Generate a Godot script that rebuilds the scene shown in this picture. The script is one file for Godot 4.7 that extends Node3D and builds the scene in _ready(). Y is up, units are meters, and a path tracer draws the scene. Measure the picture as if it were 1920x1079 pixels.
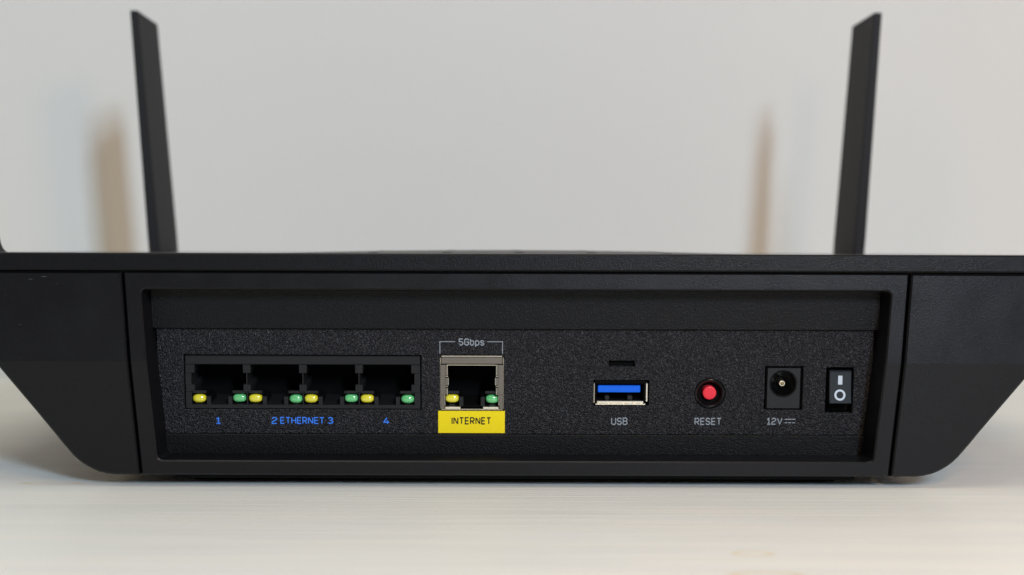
extends Node3D
# A wireless router seen from its connector side, on a white table before a plain wall.
# Shapes are given in millimetres (helper MM) and built at real size.

const MM := 0.001
const TILT := 8.0                                   # the connector plate leans back towards its foot
const PLATE_ORIGIN := Vector3(0, 38.4, -8.5)

var mats := {}
var router: Node3D

# ------------------------------------------------------------------ mesh helpers
class Mb:
	var st := SurfaceTool.new()
	var used := false
	func _init() -> void:
		st.begin(Mesh.PRIMITIVE_TRIANGLES)
	func tri(a: Vector3, b: Vector3, c: Vector3, out: Vector3) -> void:
		var n := (b - a).cross(c - a)
		if n.length_squared() < 1e-14:
			return
		var f := n.normalized()
		if f.dot(out) < 0.0:
			f = -f
			var t := b
			b = c
			c = t
		for p in [a, c, b]:                         # clockwise seen from outside
			st.set_normal(f)
			st.add_vertex(p * MM)
	func quad(a: Vector3, b: Vector3, c: Vector3, d: Vector3, out: Vector3) -> void:
		tri(a, b, c, out)
		tri(a, c, d, out)
	func smooth_tri(p: Array, n: Array) -> void:
		var f: Vector3 = (p[1] - p[0]).cross(p[2] - p[0])
		if f.length_squared() < 1e-14:
			return
		var order := [0, 2, 1] if f.dot(n[0] + n[1] + n[2]) > 0.0 else [0, 1, 2]
		for k in order:
			st.set_normal(n[k])
			st.add_vertex(p[k] * MM)
	# a box with chamfered edges
	func box(lo: Vector3, hi: Vector3, ch := 0.0) -> void:
		var c := (lo + hi) / 2.0
		var h := (hi - lo) / 2.0
		ch = minf(ch, minf(h.x, minf(h.y, h.z)) * 0.9)
		var e := Vector3(h.x - ch, h.y - ch, h.z - ch)
		var ax := [Vector3.RIGHT, Vector3.UP, Vector3.BACK]
		for i in 3:
			var j := (i + 1) % 3
			var k := (i + 2) % 3
			for s in [-1.0, 1.0]:
				var o: Vector3 = c + ax[i] * h[i] * s
				var a: Vector3 = ax[j] * e[j]
				var b: Vector3 = ax[k] * e[k]
				quad(o - a - b, o + a - b, o + a + b, o - a + b, ax[i] * s)
				if ch > 0.0:
					for t in [-1.0, 1.0]:           # the edge between faces i and j
						var p: Vector3 = c + ax[i] * h[i] * s + ax[j] * e[j] * t
						var q: Vector3 = c + ax[i] * e[i] * s + ax[j] * h[j] * t
						quad(p - b, p + b, q + b, q - b, ax[i] * s + ax[j] * t)
		if ch > 0.0:
			for x in [-1.0, 1.0]:
				for y in [-1.0, 1.0]:
					for z in [-1.0, 1.0]:
						tri(c + Vector3(h.x * x, e.y * y, e.z * z), c + Vector3(e.x * x, h.y * y, e.z * z), c + Vector3(e.x * x, e.y * y, h.z * z), Vector3(x, y, z))
	# surface of revolution about the w axis through (u, v); profile points are (radius, w)
	func lathe(at: Vector2, profile: Array, sides := 48, inward := false) -> void:
		for i in profile.size() - 1:
			var a: Vector2 = profile[i]
			var b: Vector2 = profile[i + 1]
			var slope := Vector2(b.y - a.y, -(b.x - a.x)).normalized()
			if inward:
				slope = -slope
			for k in sides:
				var t0 := TAU * k / sides
				var t1 := TAU * (k + 1) / sides
				var d0 := Vector3(cos(t0), sin(t0), 0)
				var d1 := Vector3(cos(t1), sin(t1), 0)
				var o := Vector3(at.x, at.y, 0)
				var p := [o + d0 * a.x + Vector3(0, 0, a.y), o + d1 * a.x + Vector3(0, 0, a.y), o + d1 * b.x + Vector3(0, 0, b.y), o + d0 * b.x + Vector3(0, 0, b.y)]
				var n := [d0 * slope.x + Vector3(0, 0, slope.y), d1 * slope.x + Vector3(0, 0, slope.y)]
				smooth_tri([p[0], p[1], p[2]], [n[0], n[1], n[1]])
				smooth_tri([p[0], p[2], p[3]], [n[0], n[1], n[0]])
	# skin between loops of equal length, capped at both ends
	func loft(loops: Array, centre_line := true) -> void:
		for i in loops.size() - 1:
			var a: Array = loops[i]
			var b: Array = loops[i + 1]
			var mid := Vector3.ZERO
			for p in a + b:
				mid += p
			mid /= float(a.size() * 2)
			for k in a.size():
				var k1 := (k + 1) % a.size()
				quad(a[k], a[k1], b[k1], b[k], (a[k] + a[k1] + b[k] + b[k1]) / 4.0 - mid)
		for i in [0, loops.size() - 1]:
			var l: Array = loops[i]
			var m := Vector3.ZERO
			for p in l:
				m += p
			m /= float(l.size())
			var other: Array = loops[1 if i == 0 else loops.size() - 2]
			var away: Vector3 = m - other[0]
			away = Vector3(0, away.y, 0) if centre_line else Vector3(0, 0, away.z)
			for k in l.size():
				tri(m, l[k], l[(k + 1) % l.size()], away)
	# rounded lens (superellipsoid)
	func lens(c: Vector3, h: Vector3, power := 0.6) -> void:
		var nu := 28
		var nv := 16
		var at := func(i: int, j: int) -> Vector3:
			var th := TAU * i / nu
			var ph := -PI / 2 + PI * j / nv
			var f := func(x: float) -> float: return signf(x) * pow(absf(x), power)
			return Vector3(f.call(cos(ph)) * f.call(cos(th)), f.call(sin(ph)), f.call(cos(ph)) * f.call(sin(th)))
		var q := 2.0 / power
		for i in nu:
			for j in nv:
				var u := [at.call(i, j), at.call(i + 1, j), at.call(i + 1, j + 1), at.call(i, j + 1)]
				var p := []
				var n := []
				for d in u:
					p.append(c + d * h)
					n.append(Vector3(signf(d.x) * pow(absf(d.x), q - 1.0) / h.x, signf(d.y) * pow(absf(d.y), q - 1.0) / h.y, signf(d.z) * pow(absf(d.z), q - 1.0) / h.z).normalized())
				smooth_tri([p[0], p[1], p[2]], [n[0], n[1], n[2]])
				smooth_tri([p[0], p[2], p[3]], [n[0], n[2], n[3]])
	func mesh() -> ArrayMesh:
		return st.commit()

func obj(called: String, b: Mb, m: Material, parent: Node = self, at := Transform3D()) -> MeshInstance3D:
	var o := MeshInstance3D.new()
	o.name = numbered(called, parent)
	o.mesh = b.mesh()
	o.material_override = m
	o.transform = at
	parent.add_child(o, true)
	return o

func numbered(called: String, parent: Node) -> String:
	if not parent.has_node(NodePath(called)):
		return called
	var k := 1
	while parent.has_node(NodePath("%s_%03d" % [called, k])):
		k += 1
	return "%s_%03d" % [called, k]

# parts of the plate are built in its own tilted axes: u right, v up the plate, w out of it
func plate_axes() -> Transform3D:
	return Transform3D(Basis(Vector3.RIGHT, deg_to_rad(TILT)), PLATE_ORIGIN * MM)

# ------------------------------------------------------------------ materials
func flat(key: String, linear: Color, rough: float, metal := 0.0) -> StandardMaterial3D:
	var m := StandardMaterial3D.new()
	m.resource_name = key
	m.albedo_color = linear.linear_to_srgb()
	m.roughness = rough
	m.metallic = metal
	if metal == 0.0:
		m.metallic_specular = 0.32
	mats[key] = m
	return m

func grain_normal(size: int, seed_: int, soften: int, strength: float) -> ImageTexture:
	var rng := RandomNumberGenerator.new()
	rng.seed = seed_
	var a := PackedFloat32Array()
	a.resize(size * size)
	for i in a.size():
		a[i] = rng.randf()
	for pass_ in soften:
		var b := a.duplicate()
		for y in size:
			var up := ((y + size - 1) % size) * size
			var dn := ((y + 1) % size) * size
			var row := y * size
			for x in size:
				b[row + x] = a[row + x] * 0.36 + 0.16 * (a[row + (x + 1) % size] + a[row + (x + size - 1) % size] + a[up + x] + a[dn + x])
		a = b
	var im := Image.create(size, size, false, Image.FORMAT_RGB8)
	for y in size:
		for x in size:
			var h := clampf(a[y * size + x], 0.0, 1.0)
			im.set_pixel(x, y, Color(h, h, h))
	im.bump_map_to_normal_map(strength)
	return ImageTexture.create_from_image(im)

func grained(key: String, linear: Color, rough: float, tex: Texture2D, tile_mm: float, scale: float) -> StandardMaterial3D:
	var m := flat(key, linear, rough)
	m.normal_enabled = true
	m.normal_texture = tex
	m.normal_scale = scale
	m.uv1_triplanar = true
	m.uv1_triplanar_sharpness = 8.0
	m.uv1_scale = Vector3.ONE * (1000.0 / tile_mm)
	return m

# moulded grain with its glints painted as paler flecks, also dust specks; linear colour
func flecks(size: int, seed_: int, dark: Color, pale: Color, share: float) -> ImageTexture:
	var rng := RandomNumberGenerator.new()
	rng.seed = seed_
	var im := Image.create(size, size, false, Image.FORMAT_RGB8)
	for y in size:
		for x in size:
			var k := rng.randf()
			var t := (0.25 if share > 0.01 else 0.03) * rng.randf() if k > share else rng.randf_range(0.2, 1.0)
			im.set_pixel(x, y, dark.lerp(pale, t * t).linear_to_srgb())
	return ImageTexture.create_from_image(im)

# uneven sheen of handled plastic
func smudges(size: int, seed_: int, low: float, high: float) -> ImageTexture:
	var n := FastNoiseLite.new()
	n.seed = seed_
	n.frequency = 0.018
	n.fractal_octaves = 4
	var im := n.get_seamless_image(size, size)
	var out := Image.create(size, size, false, Image.FORMAT_RGB8)
	for y in size:
		for x in size:
			var v := lerpf(low, high, im.get_pixel(x, y).r)
			out.set_pixel(x, y, Color(v, v, v))
	return ImageTexture.create_from_image(out)

func make_materials() -> void:
	var coarse := grain_normal(512, 11, 0, 6.0)
	var fine := grain_normal(512, 23, 0, 4.0)
	var plate := grained("plate plastic", Color(0.0165, 0.0165, 0.0185), 0.38, coarse, 80.0, 1.0)
	plate.albedo_color = Color.WHITE
	plate.albedo_texture = flecks(512, 31, Color(0.0180, 0.0176, 0.0205), Color(0.115, 0.113, 0.122), 0.28)  # glints of the grain put into the colour as pale flecks
	var shell := grained("shell plastic", Color(0.0045, 0.0045, 0.0049), 0.38, fine, 70.0, 0.06)
	shell.albedo_color = Color.WHITE
	shell.albedo_texture = flecks(1024, 41, Color(0.0042, 0.0040, 0.0050), Color(0.16, 0.16, 0.16), 0.0003)
	shell.roughness = 1.0
	shell.roughness_texture = smudges(256, 3, 0.29, 0.41)
	shell.metallic_specular = 0.37
	var lid := grained("lid plastic", Color(0.0080, 0.0080, 0.0090), 0.36, fine, 60.0, 0.12)
	lid.metallic_specular = 0.3
	lid.albedo_color = Color.WHITE
	lid.albedo_texture = flecks(512, 37, Color(0.0052, 0.0051, 0.0060), Color(0.014, 0.014, 0.016), 0.14)
	grained("antenna plastic", Color(0.0115, 0.0110, 0.0130), 0.68, fine, 96.0, 0.1).metallic_specular = 0.4
	grained("recess plastic", Color(0.0055, 0.0055, 0.0060), 0.42, fine, 96.0, 0.16).metallic_specular = 0.30  # duller than the shell; the shade of the recess is put into the material
	flat("jack plastic", Color(0.0145, 0.0145, 0.0155), 0.4)
	flat("cavity plastic", Color(0.0045, 0.0045, 0.0045), 0.9).metallic_specular = 0.12  # darker than the jacks; shade inside the openings put into the colour
	flat("gloss black", Color(0.005, 0.005, 0.0055), 0.16).metallic_specular = 0.36
	flat("scuffed plastic", Color(0.11, 0.11, 0.11), 0.6)
	flat("rubber", Color(0.012, 0.012, 0.012), 0.8)
	flat("rib plastic", Color(0.045, 0.043, 0.04), 0.4)
	flat("shield metal", Color(0.22, 0.20, 0.18), 0.3, 1.0)  # face darkened; its dark reflection is put into the colour
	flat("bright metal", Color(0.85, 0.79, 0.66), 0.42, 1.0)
	flat("brass", Color(0.80, 0.72, 0.56), 0.3, 1.0)
	var y := flat("yellow lens", Color(0.72, 0.64, 0.03), 0.12)
	y.clearcoat_enabled = true
	y.clearcoat = 0.8
	y.clearcoat_roughness = 0.14
	y.metallic_specular = 0.7
	var g := flat("green lens", Color(0.11, 0.50, 0.17), 0.12)
	g.clearcoat_enabled = true
	g.clearcoat = 0.8
	g.clearcoat_roughness = 0.14
	g.metallic_specular = 0.7
	flat("yellow sticker", Color(0.80, 0.62, 0.008), 0.5)
	flat("blue print", Color(0.04, 0.19, 0.74), 0.6)
	flat("grey print", Color(0.225, 0.25, 0.275), 0.6)
	flat("black print", Color(0.02, 0.015, 0.01), 0.6)
	flat("white print", Color(0.48, 0.54, 0.60), 0.5)
	flat("blue plastic", Color(0.006, 0.115, 0.68), 0.4)
	flat("red plastic", Color(0.72, 0.035, 0.055), 0.4)

# ------------------------------------------------------------------ the setting
func build_wall() -> void:
	var b := Mb.new()
	b.box(Vector3(-700, -400, -330), Vector3(700, 900, -305), 0.0)
	var m := grained("wall paint", Color(0.745, 0.725, 0.69), 0.85, grain_normal(256, 5, 3, 4.0), 60.0, 0.35)
	obj("wall", b, m).set_meta("kind", "structure")

func build_table() -> void:
	var w := 1024
	var h := 1024
	var n := FastNoiseLite.new()
	n.seed = 4
	n.noise_type = FastNoiseLite.TYPE_SIMPLEX
	n.frequency = 1.0
	var rng := RandomNumberGenerator.new()
	rng.seed = 9
	var rows := PackedFloat32Array()
	for y in h:
		rows.append(rng.randf_range(-1, 1))
	# top spans x -170..170 mm and z -60..130 mm for the finest grain; the image repeats beyond
	var span := Vector2(340.0, 200.0)
	var knots := [[45.0, 71.0, 3.6, 2.2], [44.0, 89.0, 6.0, 2.6], [-118.0, -8.0, 7.0, 2.0]]
	var im := Image.create(w, h, false, Image.FORMAT_RGB8)
	var hi := Image.create(w, h, false, Image.FORMAT_RGB8)
	for y in h:
		var z := -70.0 + span.y * y / h
		for x in w:
			var xx := -170.0 + span.x * x / w
			var bend := 1.4 * n.get_noise_2d(xx * 0.006, z * 0.011)
			var pull := 0.0
			var ring := 0.0
			for k in knots:
				var dx: float = (xx - k[0]) / (k[2] * 2.2)
				var dz: float = (z - k[1]) / k[3]
				var d2 := dx * dx + dz * dz
				pull += 1.6 * signf(dz) * exp(-d2 * 0.5)
				var r := sqrt(((xx - k[0]) / k[2]) ** 2 + dz * dz)
				ring += 0.9 * exp(-((r - 1.0) / 0.2) ** 2) + 0.1 * exp(-r * r * 2.0)
			var zz := z + bend + pull
			var s := n.get_noise_2d(xx * 0.005, zz * 0.62) * 0.6 + n.get_noise_2d(xx * 0.010 + 40.0, zz * 1.5) * 0.5
			var at := clampi(int((zz + 70.0) / span.y * h), 0, h - 1)
			s += 0.35 * rows[at] * (0.5 + 0.5 * n.get_noise_2d(xx * 0.02 + 9.0, z * 0.2))
			var big := n.get_noise_2d(xx * 0.008 + 70.0, zz * 0.06)
			var dark := 0.018 * s + 0.02 * big
			var warm := clampf(ring * 0.12 + 0.022 * maxf(0.0, big), 0.0, 0.2)
			im.set_pixel(x, y, Color(clampf(0.900 + dark - warm * 0.15, 0, 1), clampf(0.900 + dark - warm * 0.55, 0, 1), clampf(0.878 + dark - warm * 1.2, 0, 1)))
			var hv := clampf(0.5 + 0.42 * s, 0, 1)
			hi.set_pixel(x, y, Color(hv, hv, hv))
	hi.bump_map_to_normal_map(2.2)
	var m := flat("painted wood", Color.WHITE, 0.42)
	m.albedo_color = Color.WHITE
	m.albedo_texture = ImageTexture.create_from_image(im)
	m.normal_enabled = true
	m.normal_texture = ImageTexture.create_from_image(hi)
	m.normal_scale = 0.5
	m.uv1_triplanar = true
	m.uv1_world_triplanar = true
	m.uv1_triplanar_sharpness = 10.0
	m.uv1_scale = Vector3(1000.0 / span.x, 1000.0 / span.y, 1000.0 / span.y)
	m.uv1_offset = Vector3(0.5, 0, 70.0 / span.y)
	var b := Mb.new()
	b.box(Vector3(-650, -26, -304.5), Vector3(650, -1, 420), 1.5)
	var t := obj("table", b, m)
	t.set_meta("label", "white painted wooden table with fine grain under the black router")
	t.set_meta("category", "table")

# ------------------------------------------------------------------ the router's shell
func rear_z(y: float) -> float:                     # the rear face: upright above the crease, leaning in below it
	return -(y - 30.7) * 0.012 if y > 30.7 else -(30.7 - y) * 0.118

func rear(x: float, y: float, back := 0.0) -> Vector3:
	return Vector3(x, y, rear_z(y) - back)

func rounded(corners: Array, radii: Array, steps := 6) -> Array:
	var out := []
	for i in corners.size():
		var c: Vector2 = corners[i]
		var a: Vector2 = (corners[i - 1] - c).normalized()
		var b: Vector2 = (corners[(i + 1) % corners.size()] - c).normalized()
		var r: float = radii[i]
		var p: Vector2 = c + a * r
		var q: Vector2 = c + b * r
		for k in steps:
			var t := float(k) / (steps - 1)
			out.append(p.lerp(c, t).lerp(c.lerp(q, t), t))
	return out

func build_frame() -> void:
	# outline runs top-left, top-right, (crease), bottom-right, bottom-left, (crease); counter loops match point for point
	var steps := 6
	var o := [Vector2(-97.7, 53.0), Vector2(97.7, 53.0), Vector2(93.75, 2.0), Vector2(-93.75, 2.0)]
	var i := [Vector2(-93.4, 48.65), Vector2(93.4, 48.65), Vector2(89.7, 5.75), Vector2(-89.7, 5.75)]
	var at_crease := func(p: Vector2, q: Vector2) -> Vector2: return p.lerp(q, (p.y - 30.7) / (p.y - q.y))
	var ring := func(c: Array, r: float) -> Array:
		var l := rounded(c, [r, r, r * 1.2, r * 1.2], steps)
		var out := l.slice(0, steps * 2)
		out.append(at_crease.call(c[1], c[2]))
		out.append_array(l.slice(steps * 2))
		out.append(at_crease.call(c[3], c[0]))
		return out
	var inset := func(c: Array, d: float) -> Array:
		return [c[0] + Vector2(d, -d), c[1] + Vector2(-d, -d), c[2] + Vector2(-d, d), c[3] + Vector2(d, d)]
	var lo: Array = ring.call(o, 0.01)
	var lo_face: Array = ring.call(inset.call(o, 0.35), 0.01)
	var li_face: Array = ring.call(inset.call(i, -0.4), 1.6)
	var li: Array = ring.call(i, 1.3)
	var lb: Array = ring.call([Vector2(-92.7, 48.2), Vector2(92.7, 48.2), Vector2(89.2, 6.2), Vector2(-89.2, 6.2)], 1.0)
	var b := Mb.new()
	var n := lo.size()
	var mid := Vector3(0, 27, 0)
	for k in n:
		var k1 := (k + 1) % n
		var f := func(p: Vector2, back := 0.0) -> Vector3: return rear(p.x, p.y, back)
		b.quad(f.call(lo_face[k]), f.call(lo_face[k1]), f.call(li_face[k1]), f.call(li_face[k]), Vector3.BACK)
		var out: Vector3 = f.call((lo[k] + lo[k1]) / 2.0) - mid
		b.quad(f.call(lo[k], 0.4), f.call(lo[k1], 0.4), f.call(lo_face[k1]), f.call(lo_face[k]), out.normalized() + Vector3.BACK)
		var far := func(p: Vector2) -> Vector3: return Vector3(p.x, p.y, -194.0)
		b.quad(f.call(lo[k], 0.4), f.call(lo[k1], 0.4), far.call(lo[k1]), far.call(lo[k]), Vector3(out.x * 0.2, out.y, 0) if absf(lo[k].y - lo[k1].y) < 0.1 else Vector3(out.x, 0, 0))
		b.tri(far.call(lo[k]), far.call(lo[k1]), Vector3(0, 27, -194), Vector3.FORWARD)
		var inn: Vector3 = -out
		b.quad(f.call(li_face[k]), f.call(li_face[k1]), f.call(li[k1], 0.35), f.call(li[k], 0.35), inn.normalized() + Vector3.BACK)
		var deep := func(p: Vector2) -> Vector3: return Vector3(p.x, p.y, PLATE_ORIGIN.z + (p.y - PLATE_ORIGIN.y) * tan(deg_to_rad(TILT)) - 1.2)
		var ci: Vector2 = (li[k] + li[k1]) / 2.0
		var edge: Vector2 = li[k1] - li[k]
		var perp := Vector3(-edge.y, edge.x, 0)
		if perp.dot(Vector3(ci.x, ci.y - 27.0, 0)) > 0.0:
			perp = -perp
		b.quad(f.call(li[k], 0.35), f.call(li[k1], 0.35), deep.call(lb[k1]), deep.call(lb[k]), perp)
	obj("rear_frame", b, mats["shell plastic"], router)

func side_outline(s: float) -> Array:
	var pts := [Vector2(98.4, 53.0), Vector2(133.0, 53.0), Vector2(129.3, 30.7), Vector2(129.1, 30.0), Vector2(128.5, 29.0), Vector2(120.8, 19.4), Vector2(115.5, 12.7), Vector2(113.6, 10.2), Vector2(112.0, 8.2), Vector2(111.0, 7.0), Vector2(109.9, 5.9), Vector2(108.7, 4.9), Vector2(107.4, 4.05), Vector2(106.0, 3.3), Vector2(104.5, 2.7), Vector2(102.6, 2.25), Vector2(100.5, 2.0), Vector2(94.4, 2.0), Vector2(96.65, 30.7)]
	var out := []
	for p in pts:
		out.append(Vector2(p.x * s, p.y))
	return out

func inset_loop(l: Array, d: float) -> Array:
	var out := []
	var area := 0.0
	for k in l.size():
		area += l[k].cross(l[(k + 1) % l.size()])
	for k in l.size():
		var a: Vector2 = (l[k] - l[k - 1]).normalized()
		var b: Vector2 = (l[(k + 1) % l.size()] - l[k]).normalized()
		var na := Vector2(-a.y, a.x) * signf(area)
		var nb := Vector2(-b.y, b.x) * signf(area)
		var m := (na + nb).normalized()
		out.append(l[k] + m * d / maxf(0.4, m.dot(na)))
	return out

func build_side(s: float) -> void:
	var l := side_outline(s)
	var face := inset_loop(l, 0.45)
	face[2].y = 30.7
	face[18].y = 30.7
	var b := Mb.new()
	var n := l.size()
	for half in [[0, 1, 2, 18], range(2, 19)]:
		var poly := PackedVector2Array()
		for k in half:
			poly.append(face[k])
		var idx := Geometry2D.triangulate_polygon(poly)
		for t in range(0, idx.size(), 3):
			var p := []
			for j in 3:
				p.append(rear(poly[idx[t + j]].x, poly[idx[t + j]].y))
			b.tri(p[0], p[1], p[2], Vector3.BACK)
	var back_poly := PackedVector2Array(l)
	var bi := Geometry2D.triangulate_polygon(back_poly)
	for t in range(0, bi.size(), 3):
		var p := []
		for j in 3:
			p.append(Vector3(back_poly[bi[t + j]].x, back_poly[bi[t + j]].y, -194.0))
		b.tri(p[0], p[1], p[2], Vector3.FORWARD)
	for k in n:
		var k1 := (k + 1) % n
		var e: Vector2 = l[k1] - l[k]
		var perp := Vector3(e.y, -e.x, 0).normalized()
		if s < 0.0:
			perp = -perp
		perp = -perp
		# outward side: away from the panel's middle
		var m2: Vector2 = (l[k] + l[k1]) / 2.0 - Vector2(108.0 * s, 32.0)
		if perp.dot(Vector3(m2.x, m2.y, 0)) < 0.0:
			perp = -perp
		b.quad(rear(face[k].x, face[k].y), rear(face[k1].x, face[k1].y), rear(l[k1].x, l[k1].y, 0.45), rear(l[k].x, l[k].y, 0.45), perp + Vector3.BACK)
		b.quad(rear(l[k].x, l[k].y, 0.45), rear(l[k1].x, l[k1].y, 0.45), Vector3(l[k1].x, l[k1].y, -194.0), Vector3(l[k].x, l[k].y, -194.0), perp)
	obj("side_panel", b, mats["shell plastic"], router)

# a few pale scuffs on the upper left of the shell
func build_scuffs() -> void:
	for e in [[-117.45, 51.71, 1.9, 0.10, 0.05], [-120.76, 51.04, 1.5, 0.09, -0.04], [-123.24, 39.77, 0.9, 0.08, 0.02], [-114.13, 50.00, 0.5, 0.10, 0.3], [116.43, 51.62, 0.4, 0.16, 0.1]]:
		var b := Mb.new()
		var c := Vector2(e[0], e[1])
		var d := Vector2(cos(e[4]), sin(e[4]))
		var n: Vector2 = d.orthogonal() * e[3] / 2.0
		var pts := []
		for p: Vector2 in [c - d * e[2] / 2.0, c + n, c + d * e[2] / 2.0, c - n]:
			pts.append(rear(p.x, p.y, -0.02))
		b.quad(pts[0], pts[1], pts[2], pts[3], Vector3.BACK)
		obj("scuff_mark", b, mats["scuffed plastic"], router)

func build_lid() -> void:
	var plan := [Vector2(-136, 0.45), Vector2(136, 0.45), Vector2(145, -1.8), Vector2(152, -6), Vector2(156, -14), Vector2(156, -182), Vector2(149, -194), Vector2(-149, -194), Vector2(-156, -182), Vector2(-156, -14), Vector2(-152, -6), Vector2(-145, -1.8)]
	var small := inset_loop(plan, 0.35)
	var ys := [[small, 53.4], [plan, 53.75], [plan, 57.35], [small, 57.7]]
	var loops := []
	for e in ys:
		var l := []
		for p in e[0]:
			l.append(Vector3(p.x, e[1], p.y))
		loops.append(l)
	var b := Mb.new()
	b.loft(loops)
	var lid := obj("lid", b, mats["lid plastic"], router)
	# the shallow vent crown in the middle of the lid, with five ribs across it
	var c := Mb.new()
	var nx := 48
	var nz := 20
	var crown := func(x: float, z: float) -> float:
		var tx := clampf(1.0 - (x / 72.0) ** 2, 0.0, 1.0)
		var tz := clampf(1.0 - ((z + 82.0) / 56.0) ** 2, 0.0, 1.0)
		return 57.66 + 1.15 * tx * sqrt(tz)
	for i in nx:
		for j in nz:
			var x0 := -72.0 + 144.0 * i / nx
			var x1 := -72.0 + 144.0 * (i + 1) / nx
			var z0 := -26.0 - 112.0 * j / nz
			var z1 := -26.0 - 112.0 * (j + 1) / nz
			c.quad(Vector3(x0, crown.call(x0, z0), z0), Vector3(x1, crown.call(x1, z0), z0), Vector3(x1, crown.call(x1, z1), z1), Vector3(x0, crown.call(x0, z1), z1), Vector3.UP)
	var v := obj("vent_crown", c, mats["rib plastic"], lid)
	for x in [-38.0, -18.0, 1.5, 21.0, 41.5]:
		var r := Mb.new()
		for j in 12:
			var z0 := -30.0 - 100.0 * j / 12
			var z1 := -30.0 - 100.0 * (j + 1) / 12
			var a := Vector3(x - 1.6, crown.call(x, z0) - 0.05, z0)
			var d := Vector3(x - 1.6, crown.call(x, z1) - 0.05, z1)
			var t := Vector3(0.7, 0.13, 0)
			var w := Vector3(1.8, 0, 0)
			var e := Vector3(3.2, 0, 0)
			r.quad(a + t, a + t + w, d + t + w, d + t, Vector3.UP)
			r.quad(a, a + t, d + t, d, Vector3(-1, 1, 0))
			r.quad(a + e, a + t + w, d + t + w, d + e, Vector3(1, 1, 0))
			if j == 0:
				r.quad(a, a + e, a + t + w, a + t, Vector3.BACK)
		obj("vent_rib", r, mats["rib plastic"], lid)
	v.set_meta("label", "low vent crown in the middle of the lid")

func build_underside() -> void:
	var gk := Mb.new()  # added dark filler, hides a bright reflection in the gap under the lid
	gk.box(Vector3(-131, 52.9, -190), Vector3(131, 53.39, -1.3))
	obj("lid_gap_filler", gk, mats["rubber"], router)
	var b := Mb.new()  # added dark slab, stands in for the shadow under the body
	b.box(Vector3(-87, 0.1, -188), Vector3(87, 1.99, -10.0), 0.2)
	obj("base_shade_slab", b, mats["rubber"], router)
	for x in [-74.0, 74.0]:
		for z in [-20.0, -170.0]:
			var f := Mb.new()
			f.box(Vector3(x - 9, -0.98, z - 5), Vector3(x + 9, 0.09, z + 5), 0.25)
			obj("rubber_foot", f, mats["rubber"], router)

func build_antenna(s: float, z_near: float, foot: float, lean: float, base: float, flare: float) -> void:
	# chamfered blade: thin across x, wide along z, leaning outward
	var section := func(y: float, thick: float, grow: float, ch: float) -> Array:
		var x_in: float = foot - thick + (y - 57.5) * lean
		var x_out: float = foot + (y - 57.5) * lean * 0.93
		x_in -= grow
		x_out += grow
		var zn := z_near + grow
		var zf := z_near - 31.0 - grow
		var out := []
		for p in [[x_in + ch, zn], [x_out - ch, zn], [x_out, zn - ch], [x_out, zf + ch], [x_out - ch, zf], [x_in + ch, zf], [x_in, zf + ch], [x_in, zn - ch]]:
			out.append(Vector3(p[0] * s, y, p[1]))
		return out
	var b := Mb.new()
	var loops := []
	for e in [[57.68, base, 1.7 * flare, 0.9], [58.2, base, 1.1 * flare, 0.8], [59.0, base, 0.65 * flare, 0.7], [60.2, base, 0.3 * flare, 0.6], [62.0, base, 0.08 * flare, 0.5], [64.0, base, 0.0, 0.4], [147.7, 3.4, 0.0, 0.3], [147.95, 3.4, -0.2, 0.2]]:
		loops.append(section.call(e[0], e[1], e[2], e[3]))
	b.loft(loops)
	obj("antenna", b, mats["antenna plastic"], router)

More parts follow.
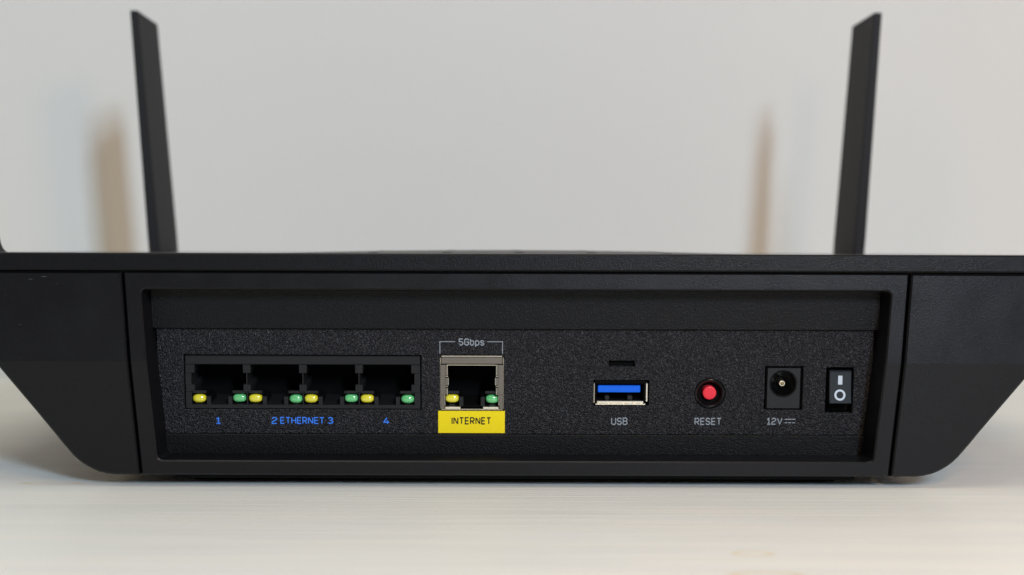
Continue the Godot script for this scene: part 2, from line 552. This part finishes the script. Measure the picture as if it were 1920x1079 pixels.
# ------------------------------------------------------------------ the connector plate
# a flat face cut into a grid round its openings: rectangles [u0, v0, u1, v1], and circles [u, v, r]
func pierced(b: Mb, r: Array, rects: Array, circles: Array, w: float, depth: float, lip := 0.15) -> void:
	var us := [r[0], r[2]]
	var vs := [r[1], r[3]]
	var holes := rects.duplicate()
	for c in circles:
		holes.append([c[0] - c[2] * 1.04, c[1] - c[2] * 1.04, c[0] + c[2] * 1.04, c[1] + c[2] * 1.04])
	for h in holes:
		us.append_array([h[0], h[2]])
		vs.append_array([h[1], h[3]])
	us.sort()
	vs.sort()
	for i in us.size() - 1:
		for j in vs.size() - 1:
			if us[i + 1] - us[i] < 1e-4 or vs[j + 1] - vs[j] < 1e-4:
				continue
			var m := Vector2((us[i] + us[i + 1]) / 2.0, (vs[j] + vs[j + 1]) / 2.0)
			var cut := false
			for h in holes:
				cut = cut or (m.x > h[0] and m.x < h[2] and m.y > h[1] and m.y < h[3])
			if not cut:
				b.quad(Vector3(us[i], vs[j], w), Vector3(us[i + 1], vs[j], w), Vector3(us[i + 1], vs[j + 1], w), Vector3(us[i], vs[j + 1], w), Vector3.BACK)
	for h in rects:                                 # a small lip, then the walls of the opening
		var a := [Vector3(h[0], h[1], w), Vector3(h[2], h[1], w), Vector3(h[2], h[3], w), Vector3(h[0], h[3], w)]
		var c := [Vector3(h[0] + lip, h[1] + lip, w - lip), Vector3(h[2] - lip, h[1] + lip, w - lip), Vector3(h[2] - lip, h[3] - lip, w - lip), Vector3(h[0] + lip, h[3] - lip, w - lip)]
		var inward := [Vector3.UP, Vector3.LEFT, Vector3.DOWN, Vector3.RIGHT]
		for k in 4:
			var k1 := (k + 1) % 4
			var d := Vector3(0, 0, lip - depth)
			b.quad(a[k], a[k1], c[k1], c[k], inward[k] + Vector3.BACK)
			b.quad(c[k], c[k1], c[k1] + d, c[k] + d, inward[k])
	for c in circles:
		var q: float = c[2] * 1.04
		var o := Vector2(c[0], c[1])
		var n := 48
		var on_square := func(t: float) -> Vector2:
			var d := Vector2(cos(t), sin(t))
			return d * q / maxf(absf(d.x), absf(d.y))
		for k in n:
			var t0 := TAU * k / n
			var t1 := TAU * (k + 1) / n
			var p0: Vector2 = o + on_square.call(t0)
			var p1: Vector2 = o + on_square.call(t1)
			var r0: Vector2 = o + Vector2(cos(t0), sin(t0)) * c[2]
			var r1: Vector2 = o + Vector2(cos(t1), sin(t1)) * c[2]
			b.quad(Vector3(p0.x, p0.y, w), Vector3(p1.x, p1.y, w), Vector3(r1.x, r1.y, w), Vector3(r0.x, r0.y, w), Vector3.BACK)
		b.lathe(o, [Vector2(c[2], w), Vector2(c[2] - lip, w - lip), Vector2(c[2] - lip, w - depth)], 48, true)

func sub(called: String, b: Mb, key: String, parent: Node) -> MeshInstance3D:
	return obj(called, b, mats[key], parent, plate_axes() if parent == router else Transform3D())

# lettering drawn as strokes of even thickness; every glyph is a list of polylines, y 0 at the base line and 1 at cap height
func glyph(c: String) -> Array:                     # [width, polylines]
	var w := 0.6
	var k := 0.17
	var h := 0.085
	match c:
		"E": return [0.54, [[[0.54, 1], [0, 1], [0, 0], [0.54, 0]], [[h, 0.5], [0.5, 0.5]]]]
		"T": return [0.62, [[[0, 1], [0.62, 1]], [[0.31, 1 - h], [0.31, 0]]]]
		"H": return [w, [[[0, 0], [0, 1]], [[w, 0], [w, 1]], [[h, 0.5], [w - h, 0.5]]]]
		"N": return [0.64, [[[0, 0], [0, 1]], [[0.64, 0], [0.64, 1]], [[h, 0.96], [0.64 - h, 0.04]]]]
		"I": return [0.0, [[[0, 0], [0, 1]]]]
		"R": return [w, [[[0, 0], [0, 1], [w - k, 1], [w, 1 - k], [w, 0.45 + k], [w - k, 0.45], [h, 0.45]], [[w * 0.5, 0.45 - h], [w, 0]]]]
		"U": return [w, [[[0, 1], [0, k], [k, 0], [w - k, 0], [w, k], [w, 1]]]]
		"S": return [w, [[[w, 0.8], [w, 1 - k], [w - k, 1], [k, 1], [0, 1 - k], [0, 0.5 + k], [k, 0.5], [w - k, 0.5], [w, 0.5 - k], [w, k], [w - k, 0], [k, 0], [0, k], [0, 0.2]]]]
		"B": return [w, [[[0, 0], [0, 1], [w - k, 1], [w - 0.03, 1 - k], [w - 0.03, 0.52 + k], [w - k, 0.52], [h, 0.52]], [[w - k + 0.05, 0.47 - h * 0.6], [w, 0.5 - k], [w, k], [w - k, 0], [h, 0]]]]
		"V": return [0.66, [[[0, 1], [0.33, 0], [0.66, 1]]]]
		"G": return [w, [[[w, 0.78], [w, 1 - k], [w - k, 1], [k, 1], [0, 1 - k], [0, k], [k, 0], [w - k, 0], [w, k], [w, 0.48], [w * 0.5, 0.48]]]]
		"b": return [0.5, [[[0, 1], [0, 0]], [[h, 0.7], [0.5 - k, 0.7], [0.5, 0.7 - k], [0.5, k], [0.5 - k, 0], [h, 0]]]]
		"p": return [0.5, [[[0, 0.75], [0, -0.3]], [[h, 0.7], [0.5 - k, 0.7], [0.5, 0.7 - k], [0.5, k], [0.5 - k, 0], [h, 0]]]]
		"s": return [0.46, [[[0.46, 0.57], [0.34, 0.7], [0.12, 0.7], [0, 0.6], [0, 0.46], [0.12, 0.36], [0.34, 0.34], [0.46, 0.25], [0.46, 0.11], [0.34, 0], [0.12, 0], [0, 0.12]]]]
		"1": return [0.42, [[[0, 0.8], [0.24, 1], [0.24, h]], [[0, 0], [0.46, 0]]]]
		"2": return [0.56, [[[0, 0.8], [0, 1 - k], [k, 1], [0.56 - k, 1], [0.56, 1 - k], [0.56, 0.52 + k], [0.56 - k, 0.5], [k, 0.44], [0, 0.44 - k], [0, 0], [0.56, 0]]]]
		"3": return [0.56, [[[0, 0.82], [0, 1 - k], [k, 1], [0.53 - k, 1], [0.53, 1 - k], [0.53, 0.52 + k], [0.53 - k, 0.52], [0.16, 0.52]], [[0.43, 0.47 - h * 0.6], [0.56, 0.5 - k], [0.56, k], [0.56 - k, 0], [k, 0], [0, k], [0, 0.18]]]]
		"4": return [0.64, [[[0.40, 1], [0, 0.24], [0.66, 0.24]], [[0.47, 0.56], [0.47, 0.24 + h]], [[0.47, 0.24 - h], [0.47, 0]]]]
		"5": return [0.54, [[[0.52, 1], [0, 1], [0, 0.56], [0.54 - k, 0.56], [0.54, 0.56 - k], [0.54, k], [0.54 - k, 0], [k, 0], [0, k], [0, 0.16]]]]
	return [0.3, []]

func text(words: String, r: Array, key: String, parent: Node, stroke := 0.155, w := 0.0) -> void:
	var gap := 0.12
	var total := 0.0
	for c in words:
		total += glyph(c)[0] + stroke + gap
	total -= gap
	var size := Vector2((r[2] - r[0]) / total, r[3] - r[1])
	var b := Mb.new()
	var x := stroke / 2.0
	for c in words:
		var g := glyph(c)
		for line in g[1]:
			var p := []
			for q in line:
				p.append(Vector2(x + q[0], stroke / 2.0 + q[1] * (1.0 - stroke)))
			var left := []
			var right := []
			for i in p.size():
				var d0: Vector2 = (p[i] - p[i - 1]).normalized() if i > 0 else (p[1] - p[0]).normalized()
				var d1: Vector2 = (p[i + 1] - p[i]).normalized() if i < p.size() - 1 else d0
				var m := (d0.orthogonal() + d1.orthogonal()).normalized()
				var reach := stroke / 2.0 / maxf(0.5, m.dot(d0.orthogonal()))
				left.append(p[i] + m * reach)
				right.append(p[i] - m * reach)
			for i in p.size() - 1:
				var at := func(v: Vector2) -> Vector3: return Vector3(r[0] + v.x * size.x, r[1] + v.y * size.y, w + 0.014)
				b.quad(at.call(left[i]), at.call(left[i + 1]), at.call(right[i + 1]), at.call(right[i]), Vector3.BACK)
		x += g[0] + stroke + gap
	obj("printed_" + ("number" if words.is_valid_int() else "lettering"), b, mats[key], parent)

# what sits inside each network jack: shrouds, posts, two lamps; c is the middle of the jack
func jack_insides(parent: Node, c: float, top: float, low: float, w: float) -> void:
	var b := Mb.new()
	var dark := Mb.new()
	var y := func(t: float) -> float: return lerpf(top, low, t)        # 0 at the jack's upper edge, 1 at its lower
	for s in [-1.0, 1.0]:
		var x := func(p: float, q: float) -> Array: return [minf(c + p * s, c + q * s), maxf(c + p * s, c + q * s)]
		var e: Array = x.call(3.35, 6.95)
		b.box(Vector3(e[0], y.call(0.735), w - 1.0), Vector3(e[1], y.call(0.685), w - 0.35), 0.08)
		e = x.call(2.2, 3.3)
		b.box(Vector3(e[0], y.call(0.985), w - 1.2), Vector3(e[1], y.call(0.80), w - 0.3), 0.1)
		e = x.call(3.4, 6.9)
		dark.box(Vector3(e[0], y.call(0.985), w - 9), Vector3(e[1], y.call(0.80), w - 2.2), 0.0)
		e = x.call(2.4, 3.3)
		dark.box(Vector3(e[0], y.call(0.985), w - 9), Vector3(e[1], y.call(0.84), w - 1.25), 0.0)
		e = x.call(4.45, 5.95)
		b.box(Vector3(e[0], y.call(1.0), w - 2.2), Vector3(e[1], y.call(0.945), w - 0.5), 0.1)
	sub("lamp_shroud", b, "jack plastic", parent)
	sub("jack_floor", dark, "cavity plastic", parent)
	for s in [-1.0, 1.0]:
		var d := Mb.new()
		var off := 0.5 + 0.5 * sin(c * 12.9 + s * 4.1)            # no two lamps sit quite alike
		d.lens(Vector3(c + (5.12 + 0.16 * off) * s, y.call(0.835 + 0.012 * off), w - 1.3 + 0.25 * off), Vector3(1.74, 1.08 + 0.06 * off, 1.2), 0.74 + 0.14 * off)
		var l := sub("status_lamp", d, "yellow lens" if s < 0 else "green lens", parent)
		l.set_meta("label", "yellow status lamp" if s < 0 else "green status lamp")

func build_plate() -> void:
	var lan := [-85.00, -21.21, -23.84, -6.60]
	var wan := [-19.34, -21.07, -2.68, -6.47]
	var usb := [19.95, -20.04, 34.57, -12.97]
	var slot := [23.79, -9.76, 30.74, -7.88]
	var power := [63.84, -21.04, 73.95, -9.22]
	var switch := [79.50, -21.91, 86.88, -9.45]
	var reset := [50.01, -16.61, 4.15]
	var v_top := 0.00
	var v_low := -27.31
	var b := Mb.new()
	pierced(b, [-91.4, v_low, 91.4, v_top], [lan, wan, usb, slot, power, switch], [reset], 0.0, 2.0, 0.12)
	var plate := obj("connector_plate", b, mats["plate plastic"], router, plate_axes())
	# smooth bands above and below, half a millimetre proud of the plate
	for e in [[v_top + 0.12, 11.2], [-33.2, v_low - 0.06]]:
		var m := Mb.new()
		m.box(Vector3(-92.6, e[0], -3.0), Vector3(92.6, e[1], 0.8), 0.24)
		obj("recess_band", m, mats["recess plastic"], router, plate_axes())
	var dark := Mb.new()                            # closes the openings behind
	dark.box(Vector3(-91, v_low + 0.3, -13.5), Vector3(91, v_top - 0.3, -12.2))
	obj("inner_board", dark, mats["cavity plastic"], router, plate_axes())

	# --- four network jacks in one moulding
	var h := Mb.new()
	var x0: float = lan[0] + 0.5
	var x1: float = lan[2] - 0.42
	var y0: float = lan[1] + 0.3
	var y1: float = lan[3] - 0.45
	var mid := (x0 + x1) / 2.0
	var pitch := 14.37
	var y := func(py: float) -> float: return y1 - (py - 668.5) * 0.1365
	var w := -0.25
	var bar := func(a: float, c: float, top: float, low: float, front := -0.25, ch := 0.12) -> void:
		h.box(Vector3(a, low, -12.0), Vector3(c, top, front), ch)
	bar.call(x0, x1, y1, y.call(685.5), w, 0.2)
	bar.call(x0, x1, y.call(763.0), y0, w)
	var centres := []
	for i in 4:
		centres.append(mid + (i - 1.5) * pitch)
	for i in 5:
		var c := mid + (i - 2) * pitch
		var a := c - 1.0 if i > 0 else x0
		var d := c + 1.0 if i < 4 else x1
		bar.call(a, d, y.call(685.5), y.call(702.0))
		bar.call(a + 0.04, d - 0.04, y.call(724.0), y.call(738.0))
		bar.call(c - 0.14 if i > 0 else x0, c + 0.14 if i < 4 else x1, y.call(702.0), y.call(724.0), w - 0.1, 0.03)
		bar.call(c - 0.14 if i > 0 else x0, c + 0.14 if i < 4 else x1, y.call(738.0), y.call(763.0), w - 0.15, 0.03)
	var housing := sub("network_jack_block", h, "jack plastic", router)
	for c in centres:
		jack_insides(housing, c, y.call(668.5), y.call(767.5), w)

	# --- the shielded jack
	var s := Mb.new()
	var cx: float = -11.01
	var sx0: float = wan[0] + 0.22
	var sx1: float = wan[2] - 0.3
	var sy1: float = wan[3] - 0.5
	var sy0: float = wan[1] + 0.15
	var wy := func(py: float) -> float: return sy1 - (py - 668.5) * 0.1365
	s.box(Vector3(sx0, wy.call(684.5), -1.1), Vector3(sx1, sy1, 0.35), 0.34)
	for k in [-1.0, 1.0]:
		var e: float = sx0 if k < 0 else sx1
		var side := func(inner: float, top: float, low: float, front: float, ch: float) -> void:
			s.box(Vector3(minf(e, e - inner * k), low, -1.1), Vector3(maxf(e, e - inner * k), top, front), ch)
		side.call(1.32, wy.call(684.4), wy.call(742.0), 0.33, 0.05)
		for q in [[1.72, 684.4, 705.0], [1.95, 709.5, 723.5], [1.72, 728.5, 742.0]]:
			s.box(Vector3(minf(e - 1.32 * k, e - q[0] * k), wy.call(q[2]), -1.1), Vector3(maxf(e - 1.32 * k, e - q[0] * k), wy.call(q[1]), 0.325), 0.02)
		side.call(1.05, wy.call(742.0), sy0, 0.33, 0.14)
		s.box(Vector3(minf(e - 1.05 * k, e - 5.2 * k), sy0, -1.1), Vector3(maxf(e - 1.05 * k, e - 5.2 * k), sy0 + 0.66, 0.3), 0.14)
		s.box(Vector3(minf(e, e - 0.25 * k), sy0, -12), Vector3(maxf(e, e - 0.25 * k), sy1, -1.1), 0.0)
	s.box(Vector3(sx0 + 5.2, sy0, -1.1), Vector3(sx1 - 5.2, sy0 + 0.24, 0.25), 0.08)
	s.box(Vector3(sx0 + 0.25, sy1 - 0.25, -12), Vector3(sx1 - 0.25, sy1, -1.1), 0.0)
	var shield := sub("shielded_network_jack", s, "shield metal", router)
	var rim := Mb.new()  # added thin bright bars, painting the glints along the shield edges
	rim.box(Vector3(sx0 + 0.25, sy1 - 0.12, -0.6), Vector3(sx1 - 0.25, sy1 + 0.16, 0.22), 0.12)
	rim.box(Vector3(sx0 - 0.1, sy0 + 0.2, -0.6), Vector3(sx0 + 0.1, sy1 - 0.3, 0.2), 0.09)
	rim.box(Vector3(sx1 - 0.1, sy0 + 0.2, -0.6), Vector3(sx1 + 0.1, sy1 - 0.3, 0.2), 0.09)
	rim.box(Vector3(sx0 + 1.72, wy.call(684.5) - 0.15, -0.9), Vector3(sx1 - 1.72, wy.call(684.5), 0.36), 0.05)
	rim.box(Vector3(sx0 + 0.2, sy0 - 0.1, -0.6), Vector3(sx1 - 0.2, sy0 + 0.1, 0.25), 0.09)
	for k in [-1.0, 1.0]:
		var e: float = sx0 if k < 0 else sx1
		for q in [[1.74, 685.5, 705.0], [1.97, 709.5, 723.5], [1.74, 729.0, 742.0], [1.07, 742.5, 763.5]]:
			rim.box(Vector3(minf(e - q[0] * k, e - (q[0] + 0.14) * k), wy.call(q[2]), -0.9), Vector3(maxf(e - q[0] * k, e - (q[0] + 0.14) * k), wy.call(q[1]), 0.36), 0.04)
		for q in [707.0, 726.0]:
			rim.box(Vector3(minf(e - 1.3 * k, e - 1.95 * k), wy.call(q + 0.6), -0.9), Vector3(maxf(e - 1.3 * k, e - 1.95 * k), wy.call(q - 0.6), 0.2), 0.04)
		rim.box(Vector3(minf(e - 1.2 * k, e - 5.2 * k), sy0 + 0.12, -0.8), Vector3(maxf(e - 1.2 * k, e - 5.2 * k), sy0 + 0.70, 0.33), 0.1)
	sub("shield_edge_glints", rim, "bright metal", shield)
	jack_insides(shield, cx, wy.call(668.5), wy.call(768.0), -0.35)
	var liner := Mb.new()
	liner.box(Vector3(sx0 + 0.3, sy0 + 0.3, -12.1), Vector3(sx0 + 1.5, sy1 - 0.3, -1.25))
	liner.box(Vector3(sx1 - 1.5, sy0 + 0.3, -12.1), Vector3(sx1 - 0.3, sy1 - 0.3, -1.25))
	liner.box(Vector3(sx0 + 1.5, wy.call(685.5), -12.1), Vector3(sx1 - 1.5, sy1 - 0.3, -1.25))
	liner.box(Vector3(sx0 + 1.5, sy0 + 0.3, -12.1), Vector3(sx1 - 1.5, sy0 + 0.75, -1.25))
	sub("jack_liner", liner, "cavity plastic", shield)

	# --- yellow label below it
	var yl := [-19.70, -27.13, -2.56, -21.28]
	var st := Mb.new()
	st.box(Vector3(yl[0], yl[1], 0.004), Vector3(yl[2], yl[3], 0.09), 0.03)
	var sticker := sub("yellow_sticker", st, "yellow sticker", router)
	text("INTERNET", [-16.27, -24.87, -6.06, -22.90], "black print", sticker, 0.185, 0.09)

	# --- printing on the plate
	text("1", [-76.92, -24.93, -75.62, -23.17], "blue print", plate)
	text("2", [-62.53, -24.89, -61.09, -23.06], "blue print", plate)
	text("ETHERNET", [-60.34, -24.87, -48.96, -23.03], "blue print", plate)
	text("3", [-48.07, -24.84, -46.70, -23.01], "blue print", plate)
	text("4", [-33.82, -24.87, -32.24, -23.04], "blue print", plate)
	text("5Gbps", [-14.42, -4.18, -7.90, -2.31], "grey print", plate)
	text("USB", [24.78, -24.90, 29.03, -22.92], "grey print", plate)
	text("RESET", [46.23, -24.83, 53.15, -22.92], "grey print", plate)
	text("12V", [64.79, -24.70, 68.84, -22.87], "grey print", plate)
	var dc := Mb.new()
	var dl := [69.38, -24.27, 72.12, -23.14]
	dc.box(Vector3(dl[0], dl[3] - 0.22, 0.002), Vector3(dl[2], dl[3], 0.02))
	for k in 3:
		dc.box(Vector3(dl[0] + 0.98 * k, dl[1], 0.002), Vector3(dl[0] + 0.98 * k + 0.72, dl[1] + 0.22, 0.02))
	sub("printed_symbol", dc, "grey print", plate)
	var br := Mb.new()
	var bk := [-19.32, -6.33, -3.13, -3.07]
	var ln := 0.2
	br.box(Vector3(bk[0], bk[1], 0.002), Vector3(bk[0] + ln, bk[3] - ln, 0.02))
	br.box(Vector3(bk[2] - ln, bk[1], 0.002), Vector3(bk[2], bk[3] - ln, 0.02))
	br.box(Vector3(bk[0], bk[3] - ln, 0.002), Vector3(-15.31, bk[3], 0.02))
	br.box(Vector3(-7.15, bk[3] - ln, 0.002), Vector3(bk[2], bk[3], 0.02))
	sub("printed_bracket", br, "grey print", plate)

	# --- slot above the data port
	var sl := Mb.new()
	sl.box(Vector3(slot[0] - 0.2, slot[1] - 0.2, -2.0), Vector3(slot[2] + 0.2, slot[3] + 0.2, -1.3))
	sub("slot_floor", sl, "cavity plastic", router)

	# --- data port
	var u := Mb.new()
	var e0: float = usb[0] + 0.22
	var e1: float = usb[2] - 0.55
	var f0: float = usb[1] + 0.42
	var f1: float = usb[3] - 0.25
	var th := 0.34
	u.box(Vector3(e0 + 0.5, f0, -11), Vector3(e1 - 0.5, f0 + th, 0.1), 0.1)
	u.box(Vector3(e0 + 0.9, f0 + th, -1.3), Vector3(e1 - 1.0, f0 + 0.92, -0.15), 0.1)
	u.box(Vector3(e0, f0 + 0.5, -11), Vector3(e0 + th * 0.8, f1 - 0.7, 0.1), 0.1)
	u.box(Vector3(e1 - th * 1.3, f0 + 0.9, -11), Vector3(e1, f1 - 0.7, 0.1), 0.1)
	var port := sub("data_port", u, "bright metal", router)
	var back := Mb.new()  # dark lining stands in for shade on the inner walls of the shell
	back.box(Vector3(e0 + 0.36, f0 + 0.36, -11.3), Vector3(e1 - 0.36, f1 - 0.36, -10.4))
	back.box(Vector3(e0 + 0.76, f0 + 0.37, -10.4), Vector3(e1 - 0.96, f0 + 0.90, -1.35))
	back.box(Vector3(e0 + 0.36, f1 - 0.9, -10.4), Vector3(e1 - 0.5, f1, -0.4))
	back.box(Vector3(e1 - 0.95, f0 + 0.3, -10.4), Vector3(e1 - 0.45, f1 - 0.9, -0.4))
	back.box(Vector3(e0 + 0.28, f0 + 0.3, -10.4), Vector3(e0 + 0.75, f1 - 0.9, -0.5))
	sub("port_liner", back, "cavity plastic", port)
	var tg := [21.30, -16.54, 32.23, -14.72]
	var tn := Mb.new()
	tn.box(Vector3(tg[0], tg[1], -10.4), Vector3(tg[2], tg[3], -0.8), 0.15)
	sub("port_tongue", tn, "blue plastic", port)
	for q in [[23.11, -18.58, 24.34, -17.46], [28.92, -18.56, 30.29, -17.44]]:
		var sp := Mb.new()
		sp.box(Vector3(q[0], q[1], -4.0), Vector3(q[2], q[3], -1.0), 0.2)
		sub("port_spring", sp, "jack plastic", port)

	# --- reset button in its collar
	var rc := Vector2(reset[0], reset[1])
	var col := Mb.new()
	col.lathe(rc, [Vector2(4.05, -1.6), Vector2(4.05, -0.55), Vector2(3.85, -0.2), Vector2(3.6, -0.06), Vector2(3.4, -0.12), Vector2(3.2, -0.3), Vector2(3.0, -0.6), Vector2(2.9, -1.0)])
	var collar := sub("button_collar", col, "gloss black", router)
	var fn := Mb.new()
	fn.lathe(rc, [Vector2(2.9, -1.0), Vector2(2.8, -1.6), Vector2(2.1, -1.9), Vector2(2.1, -6.0), Vector2(0.0, -6.0)])
	sub("collar_well", fn, "cavity plastic", collar)
	var rb := Mb.new()
	rb.lathe(Vector2(50.01, -16.54), [Vector2(1.74, -6.0), Vector2(1.74, -0.75), Vector2(1.66, -0.55), Vector2(1.46, -0.45), Vector2(1.0, -0.40), Vector2(0.0, -0.38)])
	sub("reset_button", rb, "red plastic", collar)

	# --- power socket
	var pj := Mb.new()
	var pr := [64.80, -20.47, 73.13, -9.98]
	var hole := [68.86, -14.03, 3.35]
	pierced(pj, pr, [], [hole], -0.55, 9.0, 0.25)
	for k in 4:                                     # bevelled rim of the socket's face
		var c := [Vector3(pr[0], pr[1], -0.55), Vector3(pr[2], pr[1], -0.55), Vector3(pr[2], pr[3], -0.55), Vector3(pr[0], pr[3], -0.55)]
		var g := [Vector3(-0.4, -0.4, -0.4), Vector3(0.4, -0.4, -0.4), Vector3(0.4, 0.4, -0.4), Vector3(-0.4, 0.4, -0.4)]
		var k1 := (k + 1) % 4
		var dir: Vector3 = [Vector3.DOWN, Vector3.RIGHT, Vector3.UP, Vector3.LEFT][k]
		pj.quad(c[k], c[k1], c[k1] + g[k1], c[k] + g[k], dir + Vector3.BACK)
		pj.quad(c[k] + g[k], c[k1] + g[k1], c[k1] + g[k1] + Vector3(0, 0, -8), c[k] + g[k] + Vector3(0, 0, -8), dir)
	pj.lathe(Vector2(hole[0], hole[1]), [Vector2(3.1, -9.0), Vector2(0.0, -9.0)])
	pj.lathe(Vector2(hole[0], hole[1]), [Vector2(3.62, -0.56), Vector2(3.5, -0.42), Vector2(3.35, -0.38), Vector2(3.2, -0.48), Vector2(3.1, -0.8)])
	var socket := sub("power_socket", pj, "gloss black", router)
	var pin := Mb.new()
	pin.lathe(Vector2(68.63, -14.03), [Vector2(0.78, -9.0), Vector2(0.80, -1.1), Vector2(0.70, -0.95), Vector2(0.46, -0.92), Vector2(0.40, -1.05), Vector2(0.42, -3.5), Vector2(0.0, -3.5)], 32)
	sub("socket_pin", pin, "brass", socket)

	# --- rocker switch
	var sh := Mb.new()
	sh.box(Vector3(switch[0] + 0.15, switch[1] + 0.15, -6.0), Vector3(switch[2] - 0.15, switch[3] - 0.15, -3.4))
	var seat := sub("switch_well", sh, "cavity plastic", router)
	var rr := [80.63, -19.03, 86.23, -10.64]
	var dish := func(v: float) -> float:               # the rocker's hollow face, its lower end tipped out
		var t: float = (rr[3] - v) / (rr[3] - rr[1])
		return lerpf(-0.35, 0.6, t) - 1.9 * t * (1.0 - t) * 0.55
	var profile := [Vector2(rr[3], -3.2), Vector2(rr[3], -0.75)]
	for k in 13:
		var v := lerpf(rr[3] - 0.3, rr[1] + 0.25, k / 12.0)
		profile.append(Vector2(v, dish.call(v)))
	profile.append_array([Vector2(rr[1], 0.35), Vector2(rr[1] + 0.2, -3.2)])
	var rk := Mb.new()
	var loops := []
	for e in [[rr[0], 0.15], [rr[0] + 0.15, 0.0], [rr[2] - 0.15, 0.0], [rr[2], 0.15]]:
		var l := []
		for p in profile:
			l.append(Vector3(e[0], p.x, p.y - e[1]))
		loops.append(l)
	for i in 3:
		for k in profile.size() - 1:
			var pm: Vector3 = (loops[i][k] + loops[i][k + 1]) / 2.0 - Vector3(0, (rr[1] + rr[3]) / 2.0, -1.8)
			rk.quad(loops[i][k], loops[i][k + 1], loops[i + 1][k + 1], loops[i + 1][k], Vector3(0, pm.y, pm.z))
	for i in [0, 3]:
		for k in range(1, profile.size() - 1):
			rk.tri(loops[i][0], loops[i][k], loops[i][k + 1], Vector3.LEFT if i == 0 else Vector3.RIGHT)
	var rocker := sub("rocker", rk, "rocker plastic", seat)
	var on_face := dish
	var mark := Mb.new()
	var iv := [82.81, -14.12, 83.90, -11.82]
	for k in 6:
		var va := lerpf(iv[1], iv[3], k / 6.0)
		var vb := lerpf(iv[1], iv[3], (k + 1) / 6.0)
		mark.quad(Vector3(iv[0], va, on_face.call(va) + 0.03), Vector3(iv[2], va, on_face.call(va) + 0.03), Vector3(iv[2], vb, on_face.call(vb) + 0.03), Vector3(iv[0], vb, on_face.call(vb) + 0.03), Vector3.BACK)
	var oc := Vector2(83.30, -16.78)
	for k in 40:
		var q := []
		for e in [[0, 1.42], [1, 1.42], [1, 0.9], [0, 0.9]]:
			var t: float = TAU * (k + e[0]) / 40.0
			var p: Vector2 = oc + Vector2(cos(t), sin(t)) * e[1]
			q.append(Vector3(p.x, p.y, on_face.call(p.y) + 0.03))
		mark.quad(q[0], q[1], q[2], q[3], Vector3.BACK)
	sub("printed_mark", mark, "white print", seat)

# ------------------------------------------------------------------ camera, light
func build_camera() -> void:
	var c := Camera3D.new()
	c.name = "camera"
	var a := CameraAttributesPhysical.new()
	a.frustum_near = 0.02
	a.frustum_far = 50.0
	a.frustum_focal_length = 35.0
	a.frustum_focus_distance = 0.346
	a.exposure_aperture = 9.0
	c.attributes = a
	c.projection = Camera3D.PROJECTION_FRUSTUM
	c.near = 0.02
	c.far = 50.0
	c.size = c.near * 1079.0 / 2567.0
	c.frustum_offset = Vector2(46.0, -65.5) / 2567.0 * c.near
	c.position = Vector3(-7.15, 58.0, 340.0) * MM
	c.rotation.z = 0.003
	add_child(c)
	c.current = true

func lamp(called: String, at: Vector3, towards: Vector3, size: Vector2, color: Color, energy: float) -> void:
	var l := AreaLight3D.new()
	l.name = called
	l.area_size = size * MM
	l.area_normalize_energy = true
	l.light_color = color
	l.light_energy = energy
	l.shadow_enabled = true
	l.area_range = 6.0
	add_child(l)
	l.look_at_from_position(at * MM, towards * MM, Vector3.UP if absf((towards - at).normalized().y) < 0.98 else Vector3.FORWARD)

func _ready() -> void:
	build_camera()
	var e := Environment.new()
	e.background_mode = Environment.BG_COLOR
	e.background_color = Color(0.155, 0.127, 0.103).linear_to_srgb()
	e.tonemap_mode = Environment.TONE_MAPPER_LINEAR
	e.tonemap_exposure = 0.97
	e.sdfgi_enabled = true
	e.ssao_enabled = true
	e.ssil_enabled = true
	var we := WorldEnvironment.new()
	we.name = "world_environment"
	we.environment = e
	add_child(we)
	lamp("cool_window_light", Vector3(252, 392, 790), Vector3(-448, 100, -110), Vector2(72, 190), Color(0.59, 0.79, 1.0).linear_to_srgb(), 0.80)
	lamp("warm_lamp_light", Vector3(119, 190, 270), Vector3(0, 60, -200), Vector2(50, 60), Color(1.0, 0.58, 0.30).linear_to_srgb(), 0.040)
	lamp("added_warm_fill", Vector3(560, 300, 40), Vector3(160, 60, -305), Vector2(160, 160), Color(1.0, 0.56, 0.25).linear_to_srgb(), 0.034)  # unseen fill, added to warm the right of the wall
	lamp("added_amber_fill", Vector3(-620, 320, 60), Vector3(-220, 60, -305), Vector2(160, 160), Color(1.0, 0.72, 0.36).linear_to_srgb(), 0.020)  # second unseen fill, added to tint the left end of the wall
	lamp("ceiling_light", Vector3(-100, 1300, 300), Vector3(-50, 0, -50), Vector2(900, 900), Color(1.0, 0.995, 0.89).linear_to_srgb(), 0.58)

	make_materials()
	flat("rocker plastic", Color(0.02, 0.024, 0.028), 0.3)
	build_wall()
	build_table()
	router = Node3D.new()
	router.name = "wireless_router"
	router.set_meta("label", "black wireless router standing on the white table with its connector side forward")
	router.set_meta("category", "router")
	add_child(router)
	build_frame()
	build_side(-1.0)
	build_side(1.0)
	build_lid()
	build_scuffs()
	build_underside()
	build_plate()
	for s in [-1.0, 1.0]:
		build_antenna(s, -170.0, 133.5, 0.086 if s < 0.0 else 0.074, 4.2, 0.0)
		build_antenna(s, -24.0, 152.6 if s < 0.0 else 154.6, 0.08, 5.0, 1.0)
